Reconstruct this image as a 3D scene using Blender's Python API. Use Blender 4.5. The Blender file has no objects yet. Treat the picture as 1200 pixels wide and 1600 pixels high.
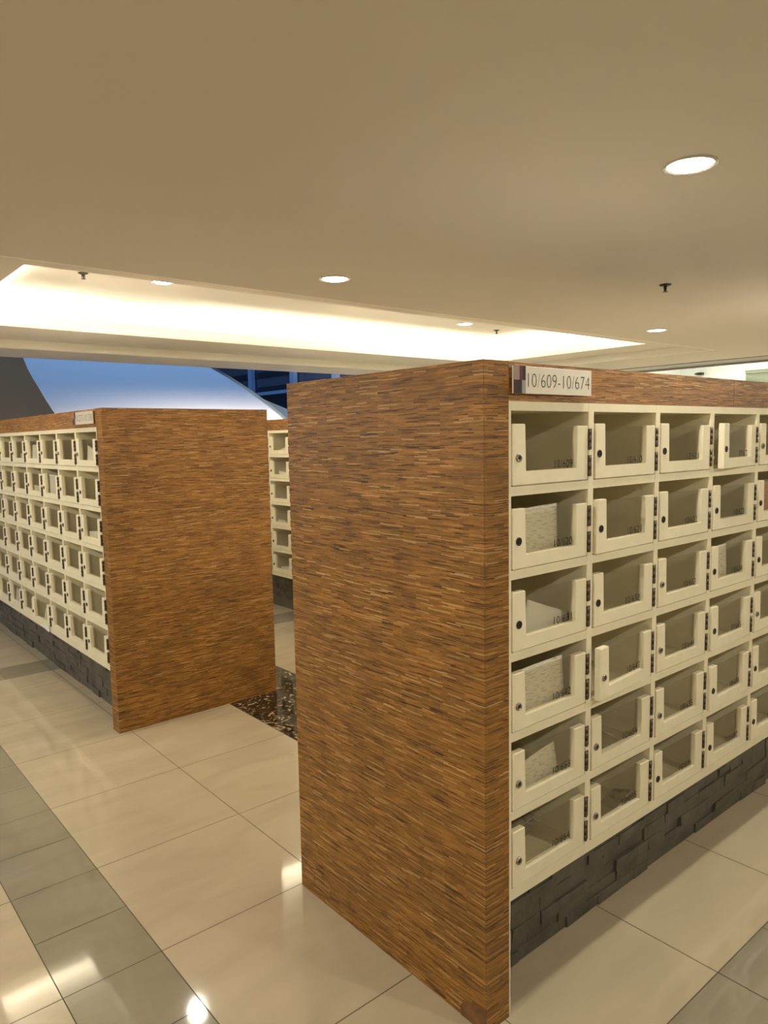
import bpy, bmesh, math, random
from mathutils import Vector, Matrix
random.seed(7)
R = math.radians
S = bpy.context.scene
COL = S.collection

# ------------------------------------------------------------------ camera, world, exposure
cd = bpy.data.cameras.new('camera'); cam = bpy.data.objects.new('camera', cd); COL.objects.link(cam)
cd.sensor_fit = 'VERTICAL'; cd.sensor_height = 24.0
cd.lens = 24.0 * 1141.18 / 1600.0
cd.clip_start = 0.02; cd.clip_end = 200
yaw, pit, rol = R(50.026), R(-5.772), R(-1.048)
fw = Vector((math.cos(yaw)*math.cos(pit), math.sin(yaw)*math.cos(pit), math.sin(pit)))
rt = Vector((math.sin(yaw), -math.cos(yaw), 0)); up = rt.cross(fw)
rt2 = rt*math.cos(rol) + up*math.sin(rol); up2 = -rt*math.sin(rol) + up*math.cos(rol)
M = Matrix((rt2, up2, -fw)).transposed().to_4x4(); M.translation = (-1.3622, -1.2340, 1.6082)
cam.matrix_world = M
S.camera = cam
S.view_settings.view_transform = 'Standard'; S.view_settings.look = 'None'
S.view_settings.gamma = 1.0; S.view_settings.use_curve_mapping = False
S.view_settings.exposure = 0.7
w = bpy.data.worlds.new('world'); S.world = w; w.use_nodes = True
w.node_tree.nodes['Background'].inputs[0].default_value = (0.20, 0.40, 0.80, 1)
w.node_tree.nodes['Background'].inputs[1].default_value = 0.36

WARM = (1.0, 0.95, 0.80)
def area_light(name, loc, sx, sy, energy, color, rot=(0, 0, 0), spread=180):
    l = bpy.data.lights.new(name, 'AREA'); l.shape = 'RECTANGLE'; l.size = sx; l.size_y = sy
    l.energy = energy; l.color = color; l.spread = R(spread)
    o = bpy.data.objects.new(name, l); o.location = loc; o.rotation_euler = rot; COL.objects.link(o)
    return o
PI = math.pi
# concealed cove strips on the ledge of the ceiling tray (pointing up)
CW = (1.0, 0.92, 0.76)
area_light('cove_strip_light', (0.10, 4.76, 2.50), 1.2, 0.04, 9, CW, (PI, 0, 0))
area_light('cove_strip_light', (3.20, 4.76, 2.50), 3.9, 0.04, 48, CW, (PI, 0, 0))
area_light('cove_strip_light', (5.28, 3.6, 2.50), 0.04, 1.9, 15, CW, (PI, 0, 0))
area_light('cove_strip_light', (-0.48, 3.5, 2.50), 0.04, 1.7, 22, CW, (PI, 0, 0))
area_light('cove_strip_light', (2.4, 2.46, 2.50), 5.2, 0.04, 115, CW, (PI, 0, 0))  # unseen near strip, added to brighten the near side of the tray
# daylight falling through the atrium roof
area_light('atrium_daylight', (5.0, 14.0, 7.5), 9, 6, 62, (0.33, 0.58, 1.0))
area_light('added_atrium_fill', (6.2, 9.7, 0.5), 5, 0.3, 170, (1.0, 0.88, 0.74), (R(108), 0, 0), 130)  # added warm fill that brightens the lower part of the ramp flank
area_light('added_bulkhead_fill', (-0.5, 8.4, 0.5), 3, 0.2, 12, (1.0, 0.8, 0.55), (R(110), 0, 0))  # added low fill that keeps the bulkhead from going black
# lit hall beyond the glazed partition
area_light('lobby_light', (9.6, 2.5, 3.35), 4, 5, 190, (1.0, 0.95, 0.78))

# ------------------------------------------------------------------ materials
def new_mat(name):
    m = bpy.data.materials.new(name); m.use_nodes = True
    nt = m.node_tree; return m, nt, nt.nodes['Principled BSDF'], nt.links
def plain(name, col, rough=0.5, metal=0.0, bump=0.0, bscale=200, var=0.0, vscale=4, coat=0.0):
    m, nt, b, L = new_mat(name)
    b.inputs['Base Color'].default_value = (*col, 1); b.inputs['Roughness'].default_value = rough
    b.inputs['Metallic'].default_value = metal
    if coat: b.inputs['Coat Weight'].default_value = coat; b.inputs['Coat Roughness'].default_value = 0.08
    if bump or var:
        tc = nt.nodes.new('ShaderNodeTexCoord')
    if bump:
        n = nt.nodes.new('ShaderNodeTexNoise'); n.inputs['Scale'].default_value = bscale
        L.new(tc.outputs['Object'], n.inputs['Vector'])
        bp = nt.nodes.new('ShaderNodeBump'); bp.inputs['Strength'].default_value = bump; bp.inputs['Distance'].default_value = 0.004
        L.new(n.outputs['Fac'], bp.inputs['Height']); L.new(bp.outputs[0], b.inputs['Normal'])
    if var:
        n = nt.nodes.new('ShaderNodeTexNoise'); n.inputs['Scale'].default_value = vscale; n.inputs['Detail'].default_value = 6
        L.new(tc.outputs['Object'], n.inputs['Vector'])
        r = nt.nodes.new('ShaderNodeValToRGB')
        r.color_ramp.elements[0].position = 0.3; r.color_ramp.elements[1].position = 0.7
        r.color_ramp.elements[0].color = (*[c*(1-var) for c in col], 1); r.color_ramp.elements[1].color = (*[min(1, c*(1+var)) for c in col], 1)
        L.new(n.outputs['Fac'], r.inputs[0]); L.new(r.outputs[0], b.inputs['Base Color'])
    return m
def emit(name, col, s):
    m = bpy.data.materials.new(name); m.use_nodes = True; nt = m.node_tree
    nt.nodes.remove(nt.nodes['Principled BSDF'])
    e = nt.nodes.new('ShaderNodeEmission'); e.inputs[0].default_value = (*col, 1); e.inputs[1].default_value = s
    nt.links.new(e.outputs[0], nt.nodes['Material Output'].inputs[0]); return m
def glassy(name, tint, rough=0.02, refl=1.0):
    m = bpy.data.materials.new(name); m.use_nodes = True; nt = m.node_tree; L = nt.links
    nt.nodes.remove(nt.nodes['Principled BSDF'])
    t = nt.nodes.new('ShaderNodeBsdfTransparent'); t.inputs[0].default_value = (*tint, 1)
    g = nt.nodes.new('ShaderNodeBsdfGlossy'); g.inputs['Roughness'].default_value = rough
    f = nt.nodes.new('ShaderNodeFresnel'); f.inputs[0].default_value = 1.5
    mu = nt.nodes.new('ShaderNodeMath'); mu.operation = 'MULTIPLY'; mu.inputs[1].default_value = refl
    x = nt.nodes.new('ShaderNodeMixShader'); ge = nt.nodes.new('ShaderNodeNewGeometry')
    iv = nt.nodes.new('ShaderNodeMath'); iv.operation = 'SUBTRACT'; iv.inputs[0].default_value = 1.0; L.new(ge.outputs['Backfacing'], iv.inputs[1])
    m2 = nt.nodes.new('ShaderNodeMath'); m2.operation = 'MULTIPLY'
    L.new(f.outputs[0], mu.inputs[0]); L.new(mu.outputs[0], m2.inputs[0]); L.new(iv.outputs[0], m2.inputs[1]); L.new(m2.outputs[0], x.inputs[0]); L.new(t.outputs[0], x.inputs[1]); L.new(g.outputs[0], x.inputs[2])
    L.new(x.outputs[0], nt.nodes['Material Output'].inputs[0]); return m

def reed(name, dark, mid, light, seed=0.0):
    """thin veneer strips laid horizontally, each with a tone of its own"""
    m, nt, b, L = new_mat(name)
    N = nt.nodes.new
    tc = N('ShaderNodeTexCoord'); sp = N('ShaderNodeSeparateXYZ'); L.new(tc.outputs['Object'], sp.inputs[0])
    def math_(op, x, y):
        n = N('ShaderNodeMath'); n.operation = op
        for k, v in enumerate((x, y)):
            if isinstance(v, (int, float)): n.inputs[k].default_value = v
            else: L.new(v, n.inputs[k])
        return n.outputs[0]
    u = math_('ADD', sp.outputs[0], sp.outputs[1])
    wob = N('ShaderNodeTexNoise'); wob.inputs['Scale'].default_value = 7; wob.inputs['Detail'].default_value = 2; L.new(tc.outputs['Object'], wob.inputs['Vector'])
    v = math_('ADD', sp.outputs[2], math_('MULTIPLY', wob.outputs['Fac'], 0.010))
    def brick(width, row, mortar, du, dv):
        cb = N('ShaderNodeCombineXYZ'); L.new(math_('ADD', u, du), cb.inputs[0]); L.new(math_('ADD', v, dv), cb.inputs[1])
        t = N('ShaderNodeTexBrick'); t.offset = 0.37; t.offset_frequency = 3; t.squash = 0.6; t.squash_frequency = 2
        t.inputs['Scale'].default_value = 1; t.inputs['Brick Width'].default_value = width; t.inputs['Row Height'].default_value = row
        t.inputs['Mortar Size'].default_value = mortar; t.inputs['Mortar Smooth'].default_value = 0.3; t.inputs['Bias'].default_value = 0
        t.inputs['Color1'].default_value = (0, 0, 0, 1); t.inputs['Color2'].default_value = (1, 1, 1, 1); t.inputs['Mortar'].default_value = (0.5, 0.5, 0.5, 1)
        L.new(cb.outputs[0], t.inputs['Vector']); return t
    b1 = brick(0.155, 0.0058, 0.0, seed+.3, 5.0); b2 = brick(0.061, 0.0034, 0.0, seed+.9, 7.0); b3 = brick(0.085, 0.0030, 0.0, seed+.1, 9.0)
    mp = N('ShaderNodeMapping'); mp.inputs['Scale'].default_value = (14, 14, 420); L.new(tc.outputs['Object'], mp.inputs[0])
    fn = N('ShaderNodeTexNoise'); fn.inputs['Scale'].default_value = 1; fn.inputs['Detail'].default_value = 1; L.new(mp.outputs[0], fn.inputs['Vector'])
    t1 = math_('ADD', math_('MULTIPLY', b1.outputs['Color'], 0.26), math_('MULTIPLY', b2.outputs['Color'], 0.26))
    t = math_('ADD', t1, math_('MULTIPLY', fn.outputs['Fac'], 0.48))
    def ramp(src, stops):
        r = N('ShaderNodeValToRGB'); e = r.color_ramp.elements
        e[0].position, e[0].color = stops[0][0], (*stops[0][1], 1); e[1].position, e[1].color = stops[-1][0], (*stops[-1][1], 1)
        for p, q in stops[1:-1]: x = e.new(p); x.color = (*q, 1)
        L.new(src, r.inputs[0]); return r
    def mix(ty, f, A, B):
        m_ = N('ShaderNodeMix'); m_.data_type = 'RGBA'; m_.blend_type = ty
        if isinstance(f, float): m_.inputs[0].default_value = f
        else: L.new(f, m_.inputs[0])
        for q, i_ in ((A, 6), (B, 7)):
            if isinstance(q, tuple): m_.inputs[i_].default_value = (*q, 1)
            else: L.new(q, m_.inputs[i_])
        return m_.outputs[2]
    r = ramp(t, [(0.20, [q*.55 for q in mid]), (0.42, [q*.85 for q in mid]), (0.62, [q*1.25 for q in mid]), (0.80, [q*1.8 for q in mid])])
    dk = ramp(b3.outputs['Color'], [(0.13, (1, 1, 1)), (0.17, (0, 0, 0))])
    lt = ramp(b3.outputs['Color'], [(0.93, (0, 0, 0)), (0.97, (1, 1, 1))])
    thin = ramp(fn.outputs['Fac'], [(0.40, (1, 1, 1)), (0.60, (0.25, 0.25, 0.25))])
    col = mix('MIX', mix('MULTIPLY', 1.0, dk.outputs[0], thin.outputs[0]), r.outputs[0], dark)
    col = mix('MIX', mix('MULTIPLY', 1.0, lt.outputs[0], (0.6, 0.6, 0.6)), col, light)
    bn = N('ShaderNodeTexNoise'); bn.inputs['Scale'].default_value = 5; bn.inputs['Detail'].default_value = 4; L.new(tc.outputs['Object'], bn.inputs['Vector'])
    r2 = ramp(bn.outputs['Fac'], [(.33, (.84, .83, .82)), (.5, (.98, .98, .98)), (.67, (1.06, 1.05, 1.0))])
    col = mix('MULTIPLY', 1.0, col, r2.outputs[0]); L.new(col, b.inputs['Base Color'])
    b.inputs['Roughness'].default_value = 0.45
    bp = N('ShaderNodeBump'); bp.inputs['Strength'].default_value = 0.6; bp.inputs['Distance'].default_value = 0.002
    L.new(t, bp.inputs['Height']); L.new(bp.outputs[0], b.inputs['Normal'])
    return m

def tile_mat(name, col, dark, rough, seed, vein=None):
    m, nt, b, L = new_mat(name)
    g = nt.nodes.new('ShaderNodeNewGeometry')
    mp = nt.nodes.new('ShaderNodeMapping'); mp.inputs['Location'].default_value = (seed, seed, 0); mp.inputs['Scale'].default_value = (1.3, 4.0, 1) if vein is None else (1, 1, 1)
    L.new(g.outputs['Position'], mp.inputs[0])
    n = nt.nodes.new('ShaderNodeTexNoise'); n.inputs['Scale'].default_value = 1.6 if vein is None else 15; n.inputs['Detail'].default_value = 9; n.inputs['Distortion'].default_value = 0.8 if vein is None else 2.5
    L.new(mp.outputs[0], n.inputs['Vector'])
    r = nt.nodes.new('ShaderNodeValToRGB'); e = r.color_ramp.elements
    e[0].position = .3; e[1].position = .7; e[0].color = (*dark, 1); e[1].color = (*col, 1)
    if vein:
        e[0].position = .46; e[1].position = .66; e[1].color = (*vein, 1); x = e.new(.57); x.color = (*col, 1)
    L.new(n.outputs['Fac'], r.inputs[0]); L.new(r.outputs[0], b.inputs['Base Color'])
    b.inputs['Roughness'].default_value = rough
    return m

MAT = dict(
    reed=reed('reed_wood', (0.055, 0.020, 0.004), (0.29, 0.130, 0.023), (0.70, 0.44, 0.17)),
    reed_fascia=reed('reed_wood_pale', (0.09, 0.040, 0.012), (0.33, 0.155, 0.045), (0.72, 0.46, 0.22), 11),
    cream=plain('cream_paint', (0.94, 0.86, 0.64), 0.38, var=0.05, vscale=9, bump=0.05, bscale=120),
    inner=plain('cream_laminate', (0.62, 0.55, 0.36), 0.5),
    slate=plain('slate_stone', (0.112, 0.102, 0.080), 0.55, bump=0.5, bscale=60, var=0.3, vscale=12),
    ceil=plain('ceiling_paint', (0.74, 0.69, 0.62), 0.9, bump=0.03, bscale=300),
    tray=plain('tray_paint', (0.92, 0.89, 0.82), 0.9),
    wall=plain('wall_paint', (0.72, 0.66, 0.54), 0.9),
    brown=plain('taupe_paint', (0.25, 0.21, 0.155), 0.8),
    white=plain('white_plaster', (0.80, 0.80, 0.80), 0.7),
    hinge=plain('aged_hinge_metal', (0.14, 0.11, 0.09), 0.38, 0.85, var=0.5, vscale=60),
    lockm=plain('lock_metal', (0.33, 0.30, 0.26), 0.3, 0.95),
    black=plain('black_plastic', (0.012, 0.011, 0.010), 0.4),
    ink=plain('black_ink', (0.015, 0.013, 0.012), 0.5),
    pane=glassy('acrylic_pane', (0.93, 0.92, 0.88)),
    plate=plain('sign_plate', (0.84, 0.79, 0.68), 0.3, coat=.3),
    pink=plain('sign_mauve', (0.36, 0.26, 0.23), 0.4), maroon=plain('sign_maroon', (0.12, 0.018, 0.022), 0.4),
    grey=plain('sign_grey', (0.35, 0.33, 0.30), 0.4), darkmaroon=plain('sign_dark_maroon', (0.055, 0.008, 0.014), 0.4),
    trim=plain('lamp_trim_metal', (0.75, 0.72, 0.66), 0.25, 0.7),
    bronze=plain('sprinkler_bronze', (0.06, 0.05, 0.045), 0.35, 0.6),
    lens=emit('lamp_lens', (1.0, 0.93, 0.80), 14),
    beige=tile_mat('beige_porcelain', (0.575, 0.485, 0.345), (0.50, 0.42, 0.295), 0.055, 0),
    greyt=tile_mat('grey_porcelain', (0.34, 0.30, 0.215), (0.29, 0.255, 0.185), 0.05, 5),
    marble=tile_mat('brown_marble', (0.075, 0.045, 0.022), (0.018, 0.009, 0.004), 0.06, 2, (0.42, 0.34, 0.22)),
    steplit=plain('step_lit_tone', (0.93, 0.90, 0.82), 0.7),
    edging=plain('edging_metal', (0.10, 0.13, 0.14), 0.5),
    bluegrey=plain('blue_grey_paint', (0.13, 0.18, 0.25), 0.6),
    greenish=plain('pale_green_panel', (0.22, 0.25, 0.18), 0.3),
    ringpaint=plain('ring_paint', (0.80, 0.75, 0.67), 0.9),
    bounce=plain('bounce_board', (0.52, 0.46, 0.39), 0.85),  # unseen top board, tone chosen to bounce light up to the ceiling
    grout=plain('grout', (0.11, 0.085, 0.055), 0.8),
    paper=None, glass=glassy('clear_glass', (0.93, 0.96, 0.95)),
    frame_blue=plain('mullion_paint', (0.42, 0.60, 0.85), 0.4), wpane=plain('dark_blue_pane', (0.12, 0.14, 0.20), 0.15),
    wpane2=plain('spandrel_dark', (0.03, 0.035, 0.06), 0.3),
    header=plain('header_metal', (0.40, 0.38, 0.36), 0.4), darkgap=plain('dark_reveal', (0.05, 0.05, 0.05), 0.8),
    board=plain('bare_board', (0.20, 0.095, 0.032), 0.7, var=.25, vscale=25),
    sealant=plain('sealant_strip', (0.78, 0.72, 0.55), 0.6),
)
def paper_mat(name, col, lines):
    m, nt, b, L = new_mat(name); b.inputs['Roughness'].default_value = .75
    tc = nt.nodes.new('ShaderNodeTexCoord')
    if lines:
        mp = nt.nodes.new('ShaderNodeMapping'); mp.inputs['Scale'].default_value = (34, 1, 240)
        L.new(tc.outputs['Object'], mp.inputs[0])
        n = nt.nodes.new('ShaderNodeTexNoise'); n.inputs['Scale'].default_value = 1; n.inputs['Detail'].default_value = 3
        L.new(mp.outputs[0], n.inputs['Vector'])
        r = nt.nodes.new('ShaderNodeValToRGB'); e = r.color_ramp.elements
        e[0].position = .36; e[0].color = (*[c*.66 for c in col], 1); e[1].position = .47; e[1].color = (*col, 1)
        L.new(n.outputs['Fac'], r.inputs[0]); L.new(r.outputs[0], b.inputs['Base Color'])
    else: b.inputs['Base Color'].default_value = (*col, 1)
    return m
MAT['bill'] = paper_mat('printed_bill_paper', (0.90, 0.85, 0.72), True)
MAT['paper'] = paper_mat('white_paper', (0.93, 0.90, 0.84), False)
MAT['drab'] = paper_mat('drab_paper', (0.42, 0.36, 0.25), True)
MAT['pinkp'] = paper_mat('magazine_paper', (0.60, 0.30, 0.20), True)

# ------------------------------------------------------------------ mesh helpers
def box(bm, x0, x1, y0, y1, z0, z1, mi=0):
    v = [bm.verts.new(p) for p in ((x0,y0,z0),(x1,y0,z0),(x1,y1,z0),(x0,y1,z0),(x0,y0,z1),(x1,y0,z1),(x1,y1,z1),(x0,y1,z1))]
    fs = []
    for f in ((0,3,2,1),(4,5,6,7),(0,1,5,4),(1,2,6,5),(2,3,7,6),(3,0,4,7)):
        q = bm.faces.new([v[i] for i in f]); q.material_index = mi; fs.append(q)
    return v, fs
def prism(bm, pts, y0, y1):
    """outline in x,z extruded along y"""
    a = [bm.verts.new((x, y0, z)) for x, z in pts]; b = [bm.verts.new((x, y1, z)) for x, z in pts]
    n = len(pts); bm.faces.new(a); bm.faces.new(b[::-1])
    for i in range(n): bm.faces.new((a[i], b[i], b[(i+1) % n], a[(i+1) % n]))
def lathe(bm, prof, c=(0, 0, 0), axis='z', n=28, cap=True, mi=0):
    rings = []
    for r, h in prof:
        ring = []
        for k in range(n):
            t = 2*PI*k/n; p = (r*math.cos(t), r*math.sin(t), h) if axis == 'z' else (r*math.cos(t), h, r*math.sin(t))
            ring.append(bm.verts.new((c[0]+p[0], c[1]+p[1], c[2]+p[2])))
        rings.append(ring)
    for a, b in zip(rings, rings[1:]):
        for k in range(n):
            f = bm.faces.new((a[k], a[(k+1) % n], b[(k+1) % n], b[k])); f.material_index = mi; f.smooth = True
    if cap:
        for r in (rings[0], rings[-1]):
            f = bm.faces.new(r); f.material_index = mi
def mesh(name, bm, mats, bevel=0.0, seg=2):
    if bevel: bmesh.ops.bevel(bm, geom=[e for e in bm.edges if e.calc_length() > bevel*2.2], offset=bevel, segments=seg, affect='EDGES', clamp_overlap=True)
    bmesh.ops.recalc_face_normals(bm, faces=bm.faces)
    me = bpy.data.meshes.new(name); bm.to_mesh(me); bm.free()
    for m in (mats if isinstance(mats, (list, tuple)) else [mats]): me.materials.append(MAT[m])
    return me
def obj(name, me, parent=None, loc=(0, 0, 0)):
    o = bpy.data.objects.new(name, me); COL.objects.link(o); o.parent = parent; o.location = loc; return o
def part(name, bm, mats, parent=None, loc=(0, 0, 0), bevel=0.0, seg=2): return obj(name, mesh(name, bm, mats, bevel, seg), parent, loc)
def tag(o, label=None, cat=None, group=None, kind=None):
    for k, v in (('label', label), ('category', cat), ('group', group), ('kind', kind)):
        if v: o[k] = v
    return o
def struct(name, bm, mats, **k): return tag(part(name, bm, mats, **k), kind='structure')
def thing(name, label, cat, loc=(0, 0, 0), rz=0.0, group=None):
    o = bpy.data.objects.new(name, None); COL.objects.link(o); o.location = loc; o.rotation_euler = (0, 0, rz)
    return tag(o, label, cat, group)
def text_mesh(name, s, width, height, mat, depth=0.0004, thin=-0.012):
    """lettering standing in the x,z plane, lower left corner at the origin, facing -y"""
    cu = bpy.data.curves.new(name, 'FONT'); cu.body = s; cu.size = 1; cu.offset = thin; cu.resolution_u = 3
    tmp = bpy.data.objects.new(name, cu); COL.objects.link(tmp)
    dg = bpy.context.evaluated_depsgraph_get(); me = bpy.data.meshes.new_from_object(tmp.evaluated_get(dg))
    bpy.data.objects.remove(tmp); bpy.data.curves.remove(cu)
    xs = [v.co.x for v in me.vertices]; ys = [v.co.y for v in me.vertices]
    x0, x1, y0, y1 = min(xs), max(xs), min(ys), max(ys)
    for v in me.vertices:
        v.co = Vector(((v.co.x-x0)/(x1-x0)*width, -depth, (v.co.y-y0)/(y1-y0)*height))
    me.materials.clear(); me.materials.append(MAT[mat]); me.name = name
    return me

# ------------------------------------------------------------------ floor
def build_floor():
    bm = bmesh.new(); G = 0.0016
    def q(x0, x1, y0, y1, mi):
        v = [bm.verts.new(p) for p in ((x0+G,y0+G,0),(x1-G,y0+G,0),(x1-G,y1-G,0),(x0+G,y1-G,0))]
        bm.faces.new(v).material_index = mi
    xs = []; x = 0.077-0.606
    # columns: grey band x -0.829..-0.529, beige 0.6 grid elsewhere, marble 0.69..1.30
    cols = [(-0.829, -0.529, 'g')]
    x = -0.529; cols.append((x, 0.077, 'b')); x = 0.077
    cols.append((0.077, 0.690, 'b')); cols.append((0.690, 1.303, 'm')); x = 1.303
    while x < 15: cols.append((x, x+0.6, 'b')); x += 0.6
    x = -0.829
    while x > -6: cols.append((x-0.6, x, 'b')); x -= 0.6
    rows = []
    y = -0.301
    rows.append((-0.601, -0.301, 'g')); yy = -0.601
    while yy > -6: rows.append((yy-0.6, yy, 'b')); yy -= 0.6
    while y < 4.1: rows.append((y, y+0.6, 'b')); y += 0.6
    # y is now 4.199 after 7.5 tiles: last one is a half tile
    rows = [r for r in rows if r[1] < 4.2] ; y = max(r[1] for r in rows)
    rows.append((y, 4.21, 'b')); rows.append((4.21, 4.51, 'g')); y = 4.51
    while y < 24: rows.append((y, y+0.6, 'b')); y += 0.6
    for a, b, k in cols:
        for c, d, l in rows:
            if k == 'g' and l == 'g': q(a, b, c, d, 1)
            elif k == 'g':
                n = max(1, round((d-c)/0.3))
                for i in range(n): q(a, b, c+(d-c)*i/n, c+(d-c)*(i+1)/n, 1)
            elif l == 'g':
                n = max(1, round((b-a)/0.3))
                for i in range(n): q(a+(b-a)*i/n, a+(b-a)*(i+1)/n, c, d, 1)
            elif k == 'm' and 0.8 < c < 4.0: q(a, b, c, d, 2)
            else: q(a, b, c, d, 0)
    box(bm, -6.1, 15, -6.1, 24, -0.05, -0.0012, 3)
    struct('floor', bm, ['beige', 'greyt', 'marble', 'grout'])
build_floor()

# ------------------------------------------------------------------ ceiling with stepped tray
def frame_boxes(bm, X0, X1, Y0, Y1, x0, x1, y0, y1, z0, z1):
    box(bm, X0, X1, Y0, y0, z0, z1); box(bm, X0, X1, y1, Y1, z0, z1)
    box(bm, X0, x0, y0, y1, z0, z1); box(bm, x1, X1, y0, y1, z0, z1)
ZC = 2.387
bm = bmesh.new()
frame_boxes(bm, -6.0, 6.615, -6.0, 5.96, -0.921, 5.673, 2.152, 5.324, ZC, 2.49)
struct('ceiling', bm, 'ceil')
bm = bmesh.new()   # step between ceiling and shallow ring, its lit look put into the colour
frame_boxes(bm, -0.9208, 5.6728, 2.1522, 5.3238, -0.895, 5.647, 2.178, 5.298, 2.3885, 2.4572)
struct('trim_4', bm, 'steplit')
bm = bmesh.new()
frame_boxes(bm, -0.915, 5.667, 2.158, 5.318, -0.364, 5.124, 2.576, 4.586, 2.4575, 2.476)     # ledge
struct('trim_6', bm, 'ringpaint')
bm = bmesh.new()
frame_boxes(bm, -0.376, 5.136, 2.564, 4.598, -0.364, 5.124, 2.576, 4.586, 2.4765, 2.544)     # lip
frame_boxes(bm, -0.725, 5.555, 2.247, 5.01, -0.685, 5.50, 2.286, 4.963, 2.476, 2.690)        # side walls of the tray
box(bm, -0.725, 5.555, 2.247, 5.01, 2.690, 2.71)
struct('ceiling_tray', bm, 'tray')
bm = bmesh.new(); box(bm, -6, 6.615, 5.83, 5.96, 2.49, 4.6)
struct('trim_1', bm, 'wall')

# walls out of the picture that close the room
for n, b in (('wall_left', (-6.1, -6.0, -6.0, 5.96, 0, 2.45)), ('wall_near', (-6.1, 12, -6.1, -6.0, 0, 3.4))):
    bm = bmesh.new(); box(bm, *b[:4], b[4], b[5]); struct(n, bm, 'wall')

# right side: reveal, header and glazed partition with a lit hall beyond
bm = bmesh.new(); box(bm, 6.615, 6.70, -6, 5.96, 2.42, 2.49); struct('trim_2', bm, 'darkgap')
bm = bmesh.new(); box(bm, 6.70, 7.16, -6, 5.96, ZC, 2.49); struct('trim_3', bm, 'header')
bm = bmesh.new()
box(bm, 7.08, 7.13, -6, 5.96, 0, 0.06); box(bm, 7.09, 7.13, -6, 5.96, ZC-0.02, ZC)
gl = bmesh.new(); ys = [-6, -4.2, -2.6, -1.0, 0.6, 2.33, 3.72, 4.9, 5.96]
for a, b in zip(ys, ys[1:]): box(gl, 7.10, 7.112, a+.004, b-.004, 0.06, ZC-0.02)
wn = struct('window_1', bm, 'header'); part('pane', gl, 'glass', wn)
bm = bmesh.new(); box(bm, 7.16, 12, -6, 5.96, 3.4, 3.5); struct('ceiling_hall', bm, 'white')
bm = bmesh.new(); box(bm, 11.9, 12, -6, 5.96, 0, 3.4); struct('wall_right', bm, 'white')
bm = bmesh.new(); box(bm, 7.16, 12, 5.83, 5.96, 0, 3.4); struct('wall_hall', bm, 'white')

bm = bmesh.new(); box(bm, 11.80, 11.9, 5.37, 5.46, 2.655, 2.70); lathe(bm, [(0.012, 5.45), (0.016, 5.50)], (11.82, 0, 2.68), 'y', 12)
tag(part('wall_fixture', bm, 'black'), 'small dark fixture high on the bright wall beyond the glass', 'fixture')
bm = bmesh.new(); box(bm, 11.86, 11.9, 0.5, 4.6, 1.2, 2.62); box(bm, 11.83, 11.9, 0.5, 4.6, 2.62, 2.67)
tag(part('wall_panel', bm, ['greenish']), 'pale green panel on the bright wall beyond the glass at right', 'panel')
# atrium beyond the ceiling edge
def curved_sheet(pts_top, pts_bot, n, th, bulge): pass
bm = bmesh.new()   # white ramp flank: leans back towards the top, cut off by a falling edge
NX, NZ = 40, 24
def rampz(x): return max(0.4, 3.135 - 1.149*(x-6.24))
gridF = []; gridB = []
for i in range(NX+1):
    x = -1.0 + (10.2)*i/NX; zt = min(4.6, rampz(x))
    f = []; bk = []
    for j in range(NZ+1):
        z = zt*j/NZ
        lean = 0.0 if z < 1.9 else 0.95*(z-1.9)**1.6
        yc = 12.0 + lean + 0.05*(x-4)**2*0.3
        f.append(bm.verts.new((x, yc, z))); bk.append(bm.verts.new((x, yc+1.0, z+0.02)))
    gridF.append(f); gridB.append(bk)
for i in range(NX):
    for j in range(NZ):
        a = bm.faces.new((gridF[i][j], gridF[i+1][j], gridF[i+1][j+1], gridF[i][j+1])); a.smooth = True
        a = bm.faces.new((gridB[i][j], gridB[i][j+1], gridB[i+1][j+1], gridB[i+1][j])); a.smooth = True
    bm.faces.new((gridF[i][-1], gridF[i+1][-1], gridB[i+1][-1], gridB[i][-1]))
    bm.faces.new((gridF[i][0], gridB[i][0], gridB[i+1][0], gridF[i+1][0]))
edge_pts = [f[-1].co.copy() for f in gridF]
for i in (0, NX):
    for j in range(NZ): bm.faces.new((gridF[i][j], gridF[i][j+1], gridB[i][j+1], gridB[i][j]))
struct('wall_ramp', bm, 'white')
bm = bmesh.new()   # dark edging along the falling ramp edge
for p, q in zip(edge_pts, edge_pts[1:]):
    v = [bm.verts.new(c) for c in (p+Vector((0, -.03, -.05)), q+Vector((0, -.03, -.05)), q+Vector((0, -.03, .03)), p+Vector((0, -.03, .03)),
                                   p+Vector((0, .03, -.05)), q+Vector((0, .03, -.05)), q+Vector((0, .03, .03)), p+Vector((0, .03, .03)))]
    for f in ((0,1,2,3),(7,6,5,4),(3,2,6,7),(0,4,5,1)): bm.faces.new([v[i] for i in f])
struct('trim_5', bm, 'edging')
bm = bmesh.new()   # dark taupe bulkhead with a curved edge
pts = [(-6, 0), (3.2, 0), (2.5, 1.1), (1.84, 2.09), (1.75, 2.25), (1.68, 2.39), (1.60, 2.54), (1.54, 2.67), (1.48, 2.85), (1.40, 3.2), (1.36, 4.6), (-6, 4.6)]
prism(bm, pts, 10.0, 10.35)
struct('wall_bulkhead', bm, 'brown')
bm = bmesh.new()
box(bm, -6, 11, 23.9, 24, 0, 7); struct('wall_far', bm, 'brown')
bm = bmesh.new()   # lower parapet running on behind the ramp edge
prism(bm, [(6.6, 0), (11, 0), (11, 1.55), (9.3, 1.95), (7.77, 2.46), (6.95, 2.76), (6.6, 2.8)], 13.6, 13.9)
struct('wall_parapet', bm, 'bluegrey')
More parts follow.
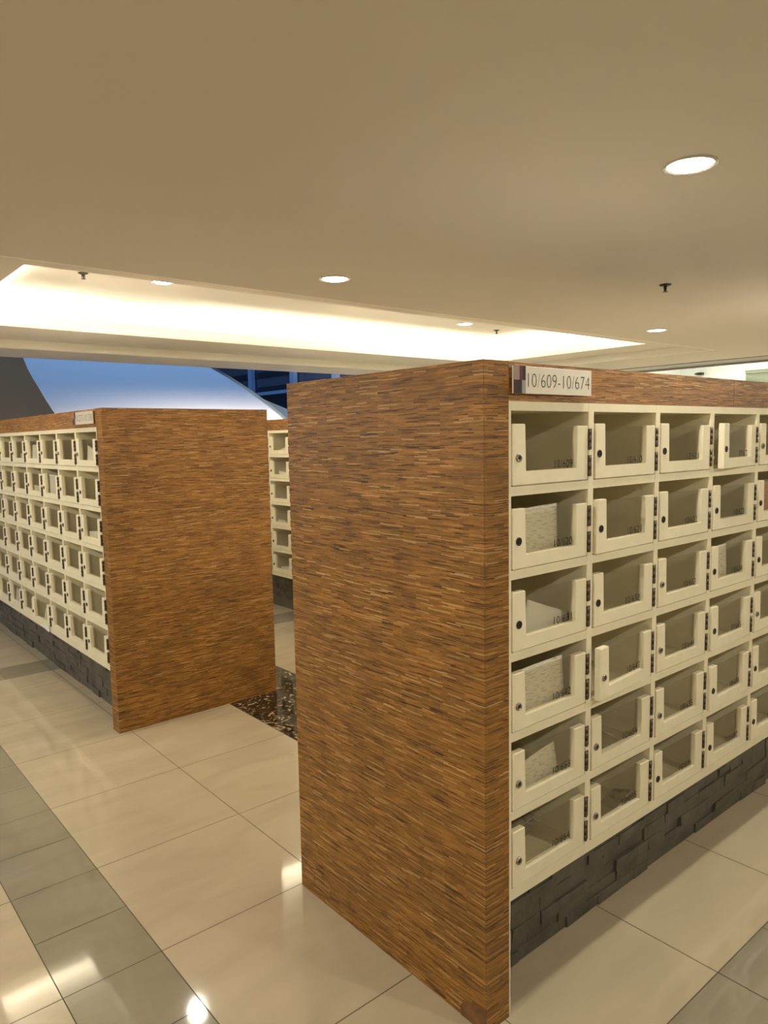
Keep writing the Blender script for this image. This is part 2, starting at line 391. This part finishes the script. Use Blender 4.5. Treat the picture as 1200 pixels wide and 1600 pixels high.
# window wall of the atrium
bm = bmesh.new()
for yy in [11.0, 13.0, 15.50, 17.65, 20.15, 22.9]: box(bm, 10.92, 11.06, yy-0.11, yy+0.11, 0, 6.5)
for zz in (3.10, 5.2): box(bm, 10.96, 11.04, 9, 24, zz-0.05, zz+0.05)
w2 = struct('window_2', bm, 'frame_blue')
bm = bmesh.new(); box(bm, 11.10, 11.13, 9, 24, 0, 6.5); part('pane', bm, 'wpane', w2)
bm = bmesh.new()
for z0, z1 in ((3.62, 3.80), (3.16, 3.32), (2.3, 3.0)): box(bm, 11.05, 11.09, 9, 24, z0, z1)
part('spandrel', bm, 'wpane2', w2)

# ------------------------------------------------------------------ mailbox banks
H = 1.797; ST = 0.094; X0 = 0.103; CP = 0.3654; DIV = 0.0254; CW_ = CP - DIV
ZT = 1.673; RP = 0.2212; SH = 0.025; NC = 11; L_ = X0 + NC*CP - DIV + X0
DW = 0.330; DH = 0.160; DT = 0.019
def door_mesh():
    bm = bmesh.new()
    # outline of the open-topped frame, hinge edge at x=0, running to -x
    pts = [(-DW, 0), (0, 0), (0, DH-0.006), (-0.052, DH-0.006), (-0.052, 0.034), (-DW+0.050, 0.034), (-DW+0.050, DH), (-DW, DH)]
    prism(bm, pts, -0.001, DT)
    return mesh('door', bm, 'cream', 0.0018, 2)
def pane_mesh():
    bm = bmesh.new(); box(bm, -DW+0.044, -0.046, 0.012, 0.015, 0.028, DH-0.008); return mesh('pane', bm, 'pane')
def hinge_mesh():
    bm = bmesh.new(); box(bm, 0.001, 0.0165, -0.0025, 0.004, 0, 0.060)
    for k in range(3): lathe(bm, [(0.0036, k*0.0205), (0.0036, k*0.0205+0.0185)], (0.004, -0.004, 0), n=10)
    for z in (0.012, 0.048): lathe(bm, [(0.0026, -0.0032), (0.0026, -0.0024)], (0.0125, 0, z), 'y', 8)
    return mesh('hinge', bm, 'hinge')
def lock_mesh(kind):
    bm = bmesh.new()
    if kind == 'cam':
        lathe(bm, [(0.0108, 0.0), (0.0108, -0.003), (0.0095, -0.005), (0.0065, -0.005), (0.006, -0.0035)], axis='y', n=24)
        box(bm, -0.0012, 0.0012, -0.0042, -0.0030, -0.004, 0.004, 1)
        lathe(bm, [(0.0058, -0.0034), (0.0058, -0.0036)], axis='y', n=18, mi=1)
        return mesh('lock', bm, ['lockm', 'black'])
    lathe(bm, [(0.0112, 0.0), (0.0112, -0.002), (0.0098, -0.0026), (0.0080, -0.0012), (0.0078, -0.0006)], axis='y', n=24)
    return mesh('lock', bm, 'black')
ME = dict(door=door_mesh(), pane=pane_mesh(), hinge=hinge_mesh(), cam=lock_mesh('cam'), hole=lock_mesh('hole'))

def plinth_mesh(L, seed):
    rnd = random.Random(seed); bm = bmesh.new()
    box(bm, 0.09, L-0.09, 0.128, 0.30, 0, 0.337)
    z = 0.0
    while z < 0.33:
        h = min(rnd.uniform(0.034, 0.052), 0.337-z)
        if h < 0.012: break
        x = 0.092
        while x < L-0.094:
            w_ = min(rnd.uniform(0.09, 0.27), L-0.092-x)
            pr = rnd.uniform(0.002, 0.016)
            v, f = box(bm, x+0.0006, x+w_-0.0006, 0.128-pr, 0.130, z+0.0006, z+h-0.0006)
            for q in v[:1]+v[4:5]: q.co.y += rnd.uniform(-0.003, 0.003)
            for q in v[1:2]+v[5:6]: q.co.y += rnd.uniform(-0.003, 0.003)
            x += w_
        z += h
    return mesh('stone_plinth', bm, 'slate', 0.0016, 1)
def bank(label, loc, rz, D, first, ncols, from_right, ajar, seed, numbered, back_y=None):
    """mailbox bank; local x runs along the door face, local -y looks out of it"""
    rnd = random.Random(seed)
    t = thing('mailbox_bank', label, 'mailbox bank', loc, rz)
    for k, (a, b) in enumerate(((0, ST), (L_-ST, L_))):
        bm = bmesh.new(); box(bm, a+.002, b-.002, 0.002, D-.002, 0.0, H-.002, 1)           # core
        for z0, z1 in ((0.0, 1.3445), (1.346, H)):                                         # veneered sheets with fine joints
            box(bm, a+.001, b-.0006, 0.0, 0.0022, z0, z1); box(bm, a+.001, b-.0006, D-.0022, D, z0, z1)
            box(bm, a, a+.0022, 0.001, D-.001, z0, z1); box(bm, b-.0022, b, 0.0024, D-.001, z0, z1)
        box(bm, a+.001, b-.001, 0.001, D-.001, H-.0022, H-.0004)
        part('end_panel', bm, ['reed', 'board'], t)
    bm = bmesh.new(); box(bm, ST+0.0008, ST+1.25, 0.0008, 0.02, 1.697, H-.0005); box(bm, ST+1.2515, L_-ST-0.0008, 0.0008, 0.02, 1.697, H-.0005)
    part('fascia', bm, 'reed_fascia', t, bevel=0.0006, seg=1)
    bm = bmesh.new(); box(bm, ST, L_-ST, 0.02, D-.001, H-0.03, H-0.006); part('top_board', bm, 'bounce', t)
    bm = bmesh.new(); box(bm, ST, L_-ST, D-0.018, D-.001, 0.0, H-0.03); part('back_board', bm, 'cream', t)
    # pigeonhole grid
    bm = bmesh.new(); z0 = 0.3375; yb = 0.40
    box(bm, ST, X0, 0, yb, z0, 1.697); box(bm, L_-X0, L_-ST, 0, yb, z0, 1.697)
    for c in range(NC-1):
        x = X0 + c*CP + CW_; box(bm, x, x+DIV, 0, yb, z0+.001, 1.696)
    box(bm, X0, L_-X0, 0.0004, yb, ZT, 1.6968)
    for r in range(1, 6): box(bm, X0, L_-X0, 0.0004, yb, ZT-r*RP, ZT-r*RP+SH)
    box(bm, X0, L_-X0, 0.0004, yb, z0, ZT-6*RP+SH)
    part('pigeonhole_grid', bm, 'cream', t)
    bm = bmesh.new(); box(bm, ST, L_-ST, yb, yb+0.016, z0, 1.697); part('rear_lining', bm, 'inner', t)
    obj('stone_plinth', plinth_mesh(L_, seed), t)
    cols = range(NC-ncols, NC) if from_right else range(ncols)
    for r in range(6):
        for c in cols:
            hx = X0 + c*CP + CW_ - 0.005; hz = ZT - (r+1)*RP + SH + 0.0022
            ang = ajar.get((r, c), rnd.uniform(0, 0.4))
            d = obj('door', ME['door'], t, (hx, -0.0008-0.0005*rnd.random(), hz)); d.rotation_euler = (0, 0, R(ang))
            obj('pane', ME['pane'], d)
            kind = 'cam' if (r, c) in CAMS or ((not numbered) and rnd.random() < .35) else 'hole'
            obj('lock', ME[kind], d, (-DW+0.021+rnd.uniform(-.001, .001), -0.001, 0.072+rnd.uniform(-.004, .002)))
            for z in (0.010, 0.086): obj('hinge', ME['hinge'], d, (0, 0, z))
            if numbered:
                n = first + r*NC + c
                me = text_mesh('number', '10/%d' % n, 0.083, 0.0225, 'ink', thin=0.0)
                obj('number', me, d, (-0.052-0.004-0.083, 0.0117, 0.0385))
    # name sign near the exposed end
    return t
CAMS = {(0, 0), (0, 4), (2, 2), (3, 0), (4, 0), (3, 1), (3, 2), (4, 2), (3, 4), (5, 0), (4, 1), (5, 1)}

def sign(parent, text, x0, x1, z0, z1):
    bm = bmesh.new(); box(bm, x0, x1, -0.012, -0.006, z0, z1); s = part('sign', bm, 'plate', parent, bevel=0.0006, seg=1)
    bm = bmesh.new(); box(bm, x0+0.02, x1-0.02, -0.006, -0.0002, z0+0.015, z1-0.015); part('spacer', bm, 'header', s)
    hh = (z1-z0)
    bm = bmesh.new(); m = z0+hh*0.49; wb = 0.047
    segs = [(0, .47, m, z1, 0), (.47, .74, m, z1, 1), (.74, 1, m, z1, 2), (0, .36, z0, m, 3), (.36, .68, z0, m, 2), (.68, 1, z0, m, 4)]
    for a, b, c, d, mi in segs: box(bm, x0+a*wb, x0+b*wb, -0.0128, -0.0118, c, d, mi)
    part('colour_blocks', bm, ['pink', 'maroon', 'black', 'darkmaroon', 'grey'], s)
    me = text_mesh('lettering', text, (x1-x0)-wb-0.020, hh*0.50, 'ink', thin=-0.022)
    obj('lettering', me, s, (x0+wb+0.010, -0.0121, z0+hh*0.25))

BR = bank('large bank of cream mailboxes with wood end panel, nearest to the camera', (0, 0, 0), 0, 0.893, 609, 7, False,
          {(0, 3): 5.5, (3, 1): 4.5, (1, 1): 1.6, (3, 3): 1.2, (0, 0): 0.2, (1, 0): 0.2, (4, 3): 1.5}, 3, True)
sign(BR, '10/609-10/674', 0.099, 0.437, 1.716, 1.786)
bm = bmesh.new()   # pale sealant running down the inner edge of the end panel
for k in range(12):
    z = k*0.028; o = 0.0012*math.sin(k*1.9); box(bm, ST-0.001, ST+0.0045+o, -0.0006+o*.3, 0.006, z, z+0.028)
part('sealant', bm, 'sealant', BR)
bm = bmesh.new()   # broken veneer at the foot of the near corner
prism(bm, [(y, z) for y, z in ((0.0, 0.0), (0.0, 0.075), (0.03, 0.068), (0.055, 0.052), (0.085, 0.048), (0.097, 0.02), (0.094, 0.0))], -0.0012, 0.001)
for v in bm.verts: v.co = Vector((v.co.y-0.0005, v.co.x, v.co.z))
part('bare_patch', bm, 'board', BR)
BL = bank('bank of cream mailboxes with broad wood end panel on the left, its doors facing left', (0.0117, 2.727+L_, 0), -PI/2, 1.014, 273, 9, True, {(5, 7): 5}, 5, False)
sign(BL, '10/273-10/338', L_-0.442, L_-0.109, 1.716, 1.786)
BF = bank('far bank of cream mailboxes seen through the gap between the two wood panels', (2.2234, 2.79+L_, 0), -PI/2, 1.0, 339, 8, True, {}, 8, False)

# ------------------------------------------------------------------ mail lying in the compartments
def sheet_mesh(name, w_, h_, mat, curl=0.0, cuts=None, th=0.0006):
    """paper standing in the x,z plane with a gentle curl; cuts = outline in x,z"""
    bm = bmesh.new(); nx, nz = 10, 8; F = []; B = []
    for i in range(nx+1):
        u = i/nx; rowf = []; rowb = []
        for j in range(nz+1):
            v = j/nz
            x, z = u*w_, v*h_
            if cuts: # bilinear quad a b c d (bottom-left, bottom-right, top-right, top-left)
                a, b, c, d = cuts; x = (1-v)*((1-u)*a[0]+u*b[0]) + v*((1-u)*d[0]+u*c[0]); z = (1-v)*((1-u)*a[1]+u*b[1]) + v*((1-u)*d[1]+u*c[1])
            y = curl*math.sin(PI*u)*(0.3+0.7*v) - 0.25*curl*v
            rowf.append(bm.verts.new((x, y, z))); rowb.append(bm.verts.new((x, y+th, z)))
        F.append(rowf); B.append(rowb)
    for i in range(nx):
        for j in range(nz):
            for G_, s in ((F, 1), (B, -1)):
                q = [G_[i][j], G_[i+1][j], G_[i+1][j+1], G_[i][j+1]]; f = bm.faces.new(q[::s]); f.smooth = True
    for i in range(nx):
        bm.faces.new((F[i][0], B[i][0], B[i+1][0], F[i+1][0])); bm.faces.new((F[i][-1], F[i+1][-1], B[i+1][-1], B[i][-1]))
    for j in range(nz):
        bm.faces.new((F[0][j], F[0][j+1], B[0][j+1], B[0][j])); bm.faces.new((F[-1][j], B[-1][j], B[-1][j+1], F[-1][j+1]))
    return mesh(name, bm, mat)
def world_of(bankobj, p):
    rz = bankobj.rotation_euler.z; c, s = math.cos(rz), math.sin(rz)
    return Vector((bankobj.location.x + c*p[0] - s*p[1], bankobj.location.y + s*p[0] + c*p[1], p[2])), rz
def cell(r, c): return X0 + c*CP, ZT-(r+1)*RP+SH     # lower left corner of the opening
def standing(bk, r, c, name, label, quad, y, mat, tilt=8, curl=0.01, cat='letter', group=None):
    """quad corners as (x, z) relative to the cell's lower left corner"""
    x, z = cell(r, c)
    zb = min(p[1] for p in quad); xb = min(p[0] for p in quad)
    me = sheet_mesh(name, 1, 1, mat, curl, [(p[0]-xb, p[1]-zb) for p in quad])
    o = obj(name, me); p, rz = world_of(bk, (x+xb, y, z+max(zb, 0.0012)))
    o.location = p; o.rotation_euler = (-R(tilt), 0, rz); tag(o, label, cat, group); return o
def lying(bk, r, c, name, label, x, y, w_, d_, mat, rz=0.0, th=0.002, rise=0.0, cat='letter', group=None, zoff=0.0):
    cx, cz = cell(r, c); bm = bmesh.new()
    n = 6; T = []; Bt = []
    for i in range(n+1):
        u = i/n; z = rise*u*u
        T.append([bm.verts.new((u*w_, 0, z+th)), bm.verts.new((u*w_, d_, z*0.6+th))]); Bt.append([bm.verts.new((u*w_, 0, z)), bm.verts.new((u*w_, d_, z*0.6))])
    for i in range(n):
        bm.faces.new((T[i][0], T[i+1][0], T[i+1][1], T[i][1])); bm.faces.new((Bt[i][0], Bt[i][1], Bt[i+1][1], Bt[i+1][0]))
        bm.faces.new((T[i][0], Bt[i][0], Bt[i+1][0], T[i+1][0])); bm.faces.new((T[i][1], T[i+1][1], Bt[i+1][1], Bt[i][1]))
    bm.faces.new((T[0][0], T[0][1], Bt[0][1], Bt[0][0])); bm.faces.new((T[-1][0], Bt[-1][0], Bt[-1][1], T[-1][1]))
    o = part(name, bm, mat); p, a = world_of(bk, (cx+x, y, cz+0.0008+zoff)); o.location = p; o.rotation_euler = (0, 0, a+R(rz))
    return tag(o, label, cat, group)
st = standing
st(BR, 1, 0, 'utility_bill', 'large curved printed bill standing behind the 10/620 door', [(0.055, 0.0), (0.245, 0.0), (0.25, 0.158), (0.050, 0.150)], 0.035, 'bill', 4, 0.012)
st(BR, 2, 0, 'folded_letter', 'white paper with a pointed corner behind the 10/631 door', [(0.075, 0.0), (0.30, 0.0), (0.31, 0.052), (0.125, 0.118)], 0.035, 'paper', 6, 0.004)
st(BR, 3, 0, 'utility_bill', 'wide flat printed bill filling the 10/642 compartment front', [(0.053, 0.0), (0.275, 0.0), (0.272, 0.152), (0.060, 0.148)], 0.030, 'bill', 3, 0.004)
st(BR, 4, 0, 'utility_bill', 'tilted printed bill rising to the right behind the 10/653 door', [(0.050, 0.0), (0.255, 0.0), (0.240, 0.118), (0.050, 0.088)], 0.032, 'bill', 5, 0.006)
lying(BR, 5, 0, 'folded_letter', 'crumpled drab paper lying in the bottom corner compartment 10/664', 0.02, 0.10, 0.23, 0.16, 'drab', 8, 0.02, 0.02)
lying(BR, 5, 0, 'utility_bill', 'grey folded bill on the paper pile in compartment 10/664', 0.03, 0.14, 0.21, 0.16, 'drab', -10, 0.004, 0.04, zoff=0.045)
lying(BR, 0, 1, 'envelope', 'small white envelope tip lying in compartment 10/610', 0.17, 0.05, 0.12, 0.09, 'paper', 12, 0.003, 0.012)
lying(BR, 0, 2, 'envelope', 'pale envelope lying in compartment 10/611', 0.03, 0.06, 0.13, 0.2, 'bill', 5, 0.01)
lying(BR, 0, 3, 'envelope', 'white envelope behind the door standing ajar at 10/612', 0.06, 0.07, 0.20, 0.12, 'paper', 14, 0.01, 0.03)
st(BR, 1, 3, 'envelope', 'narrow cream envelope upright at the left of compartment 10/623', [(0.045, 0.0), (0.125, 0.0), (0.118, 0.150), (0.040, 0.152)], 0.04, 'bill', 3, 0.0)
st(BR, 2, 3, 'utility_bill', 'upright printed bill behind the 10/634 door', [(0.048, 0.0), (0.205, 0.0), (0.21, 0.150), (0.045, 0.142)], 0.035, 'bill', 4, 0.006)
lying(BR, 4, 3, 'folded_letter', 'white torn paper scraps lying in compartment 10/656', 0.05, 0.05, 0.13, 0.05, 'paper', 15, 0.012, 0.02)
lying(BR, 4, 1, 'envelope', 'flat drab envelope lying at the bottom of compartment 10/654', 0.03, 0.05, 0.24, 0.16, 'bill', 10, 0.003, 0.01)
lying(BR, 4, 1, 'folded_letter', 'second envelope lying crosswise on top of the mail in compartment 10/654', 0.05, 0.06, 0.16, 0.19, 'drab', -14, 0.003, 0.012, zoff=0.016)
lying(BR, 5, 1, 'envelope', 'white edged envelope slanting upwards in compartment 10/665', 0.055, 0.03, 0.24, 0.06, 'drab', 3, 0.004, 0.045)
lying(BR, 5, 1, 'magazine', 'pinkish magazine at the back of compartment 10/665', 0.05, 0.17, 0.20, 0.2, 'pinkp', 4, 0.010, 0.01)
lying(BR, 5, 2, 'folded_letter', 'brownish crumpled leaflet lying in compartment 10/666', 0.05, 0.05, 0.18, 0.15, 'drab', 12, 0.02, 0.045)
st(BR, 1, 4, 'magazine', 'orange printed magazine upright in compartment 10/624', [(0.05, 0.0), (0.22, 0.0), (0.22, 0.148), (0.05, 0.142)], 0.04, 'pinkp', 4, 0.004, cat='magazine')
# left bank: columns counted from the wood end panel
C = NC-1
where = ['nearest to its end panel', 'second from its end panel', 'third from its end panel', 'fourth from its end panel', 'fifth from its end panel', 'sixth from its end panel']
rown = ['top row', 'second row', 'third row', 'fourth row', 'fifth row', 'bottom row']
def lab(d, r, c): return '%s in left bank, %s, %s' % (d, rown[r], where[c])
st(BL, 0, C, 'rolled_leaflet', lab('white curved leaflet', 0, 0), [(0.10, 0.0), (0.30, 0.0), (0.31, 0.075), (0.12, 0.12)], 0.021, 'paper', 2, 0.006, cat='leaflet')
st(BL, 0, C-1, 'envelope', lab('upright white envelope', 0, 1), [(0.19, 0.0), (0.28, 0.0), (0.28, 0.152), (0.20, 0.150)], 0.021, 'paper', 2, 0.000)
st(BL, 0, C-3, 'rolled_leaflet', lab('large curled white leaflet', 0, 3), [(0.06, 0.0), (0.27, 0.0), (0.26, 0.13), (0.08, 0.13)], 0.021, 'paper', 2, 0.006, cat='leaflet')
st(BL, 0, C-4, 'envelope', lab('short white envelope', 0, 4), [(0.13, 0.0), (0.27, 0.0), (0.27, 0.06), (0.13, 0.07)], 0.021, 'paper', 2, 0.000)
st(BL, 1, C-2, 'utility_bill', lab('curved white bill', 1, 2), [(0.08, 0.0), (0.27, 0.0), (0.27, 0.15), (0.06, 0.155)], 0.021, 'paper', 2, 0.006)
st(BL, 1, C-3, 'envelope', lab('low grey envelope', 1, 3), [(0.06, 0.0), (0.27, 0.0), (0.27, 0.07), (0.06, 0.075)], 0.021, 'bill', 2, 0.0)
st(BL, 2, C, 'envelope', lab('wide white envelope', 2, 0), [(0.06, 0.0), (0.28, 0.0), (0.28, 0.085), (0.06, 0.065)], 0.021, 'paper', 2, 0.000)
lying(BL, 4, C-2, 'folded_letter', lab('small folded white paper', 4, 2), 0.14, 0.024, 0.13, 0.05, 'paper', 3, 0.012, 0.04)
lying(BL, 4, C-3, 'folded_letter', lab('folded white paper', 4, 3), 0.12, 0.03, 0.16, 0.06, 'paper', 3, 0.012, 0.02)
lying(BL, 5, C-2, 'folded_letter', lab('crumpled white paper', 5, 2), 0.10, 0.028, 0.18, 0.10, 'paper', 4, 0.015, 0.02)
st(BL, 5, C-3, 'folded_letter', lab('pointed white paper', 5, 3), [(0.08, 0.0), (0.27, 0.0), (0.25, 0.06), (0.16, 0.11)], 0.021, 'paper', 2, 0.006)
st(BL, 5, C-4, 'folded_letter', lab('small pointed paper', 5, 4), [(0.10, 0.0), (0.26, 0.0), (0.25, 0.10), (0.16, 0.05)], 0.021, 'paper', 2, 0.006)
st(BL, 5, C-5, 'utility_bill', lab('slanting pale bill', 5, 5), [(0.06, 0.0), (0.27, 0.0), (0.27, 0.05), (0.10, 0.14)], 0.021, 'paper', 2, 0.006)
# sheet sticking out under a bottom-row door
bm = bmesh.new()
prism(bm, [(0.0, 0.0), (0.31, -0.028), (0.33, -0.012), (0.30, 0.012), (0.0, 0.012)], -0.006, -0.0045)
o = part('loose_sheet', bm, 'paper'); cx, cz = cell(5, C-3); p, a = world_of(BL, (cx, -0.004, cz-0.004)); o.location = p; o.rotation_euler = (0, 0, a)
tag(o, 'white sheet sticking out below a bottom row door of the left bank', 'paper')
# far bank
fb = NC-5
for r, d, q in ((0, 'white envelope rising to the right in the top compartment of the far bank', [(0.10, 0), (0.28, 0), (0.28, 0.075), (0.12, 0.035)]),
                (1, 'small white envelope in the second compartment down of the far bank', [(0.12, 0), (0.27, 0), (0.27, 0.055), (0.12, 0.07)]),
                (3, 'faint pale envelope in the fourth compartment down of the far bank', [(0.08, 0), (0.22, 0), (0.22, 0.05), (0.08, 0.06)]),
                (5, 'bright white paper slanting in the bottom compartment of the far bank', [(0.12, 0.03), (0.27, 0.0), (0.28, 0.085), (0.10, 0.05)])):
    for cc in (fb, ): st(BF, r, cc, 'envelope', d, q, 0.022, 'paper', 2, 0.0)

# ------------------------------------------------------------------ downlights and sprinklers
def downlight(x, y, z, label, r=0.077, power=27, cone=178, group='recessed downlights in the ceiling'):
    t = thing('recessed_downlight', label, 'ceiling light', (x, y, z), 0, group)
    bm = bmesh.new(); lathe(bm, [(r, 0.0), (r, -0.004), (r*0.93, -0.006), (r*0.86, -0.004), (r*0.80, 0.002), (r*0.78, 0.0)], n=40, cap=False)
    part('trim_ring', bm, 'trim', t)
    bm = bmesh.new(); lathe(bm, [(r*0.79, -0.0005), (r*0.76, -0.0045), (r*0.4, -0.008), (0.002, -0.008)], n=36); part('lens', bm, 'lens', t)
    l = bpy.data.lights.new('downlight_lamp', 'SPOT'); l.energy = power; l.color = WARM; l.spot_size = R(cone); l.spot_blend = 0.3; l.shadow_soft_size = 0.05
    o = bpy.data.objects.new('downlight_lamp', l); o.parent = t; o.location = (0, 0, -0.03); COL.objects.link(o)
    return t
downlight(0.767, -0.116, ZC, 'large bright ceiling light nearest to the camera at upper right', power=17)
downlight(0.822, 1.713, ZC, 'round ceiling light in front of the tray, left of the near wooden corner', power=5)
downlight(3.876, 1.752, ZC, 'small distant ceiling light above the right bank')
downlight(0.783, 3.62, 2.690, 'left of the two round lights inside the glowing ceiling tray', 0.078)
downlight(3.883, 3.754, 2.690, 'right of the two round lights inside the glowing ceiling tray', 0.078)
for x, y, p in ((-2.3, -0.12, 46), (-2.3, 1.72, 30), (-2.3, 3.6, 54), (-2.3, 5.4, 50), (-2.3, -1.95, 42), (3.88, -0.12, 60), (0.77, -1.95, 34), (3.88, -1.95, 46)):
    downlight(x, y, ZC, 'round ceiling light outside the picture over the aisles', power=p, group='downlights outside the picture')
def sprinkler(x, y, z, label):
    t = thing('ceiling_sprinkler', label, 'sprinkler', (x, y, z), 0, 'fire sprinklers on the ceiling')
    bm = bmesh.new(); lathe(bm, [(0.032, 0.0), (0.030, -0.005), (0.018, -0.010), (0.010, -0.010)], n=24); part('escutcheon', bm, 'bronze', t)
    bm = bmesh.new(); lathe(bm, [(0.008, -0.010), (0.008, -0.022), (0.004, -0.025), (0.004, -0.036), (0.014, -0.037), (0.014, -0.039)], n=16)
    box(bm, -0.011, -0.0085, -0.002, 0.002, -0.038, -0.010); box(bm, 0.0085, 0.011, -0.002, 0.002, -0.038, -0.010)
    part('sprinkler_head', bm, 'bronze', t)
sprinkler(2.329, 0.826, ZC, 'dark sprinkler on the plain ceiling, to the right')
sprinkler(0.264, 3.644, 2.690, 'sprinkler at the left end of the glowing tray')
sprinkler(4.456, 3.856, 2.690, 'sprinkler at the right end of the glowing tray')
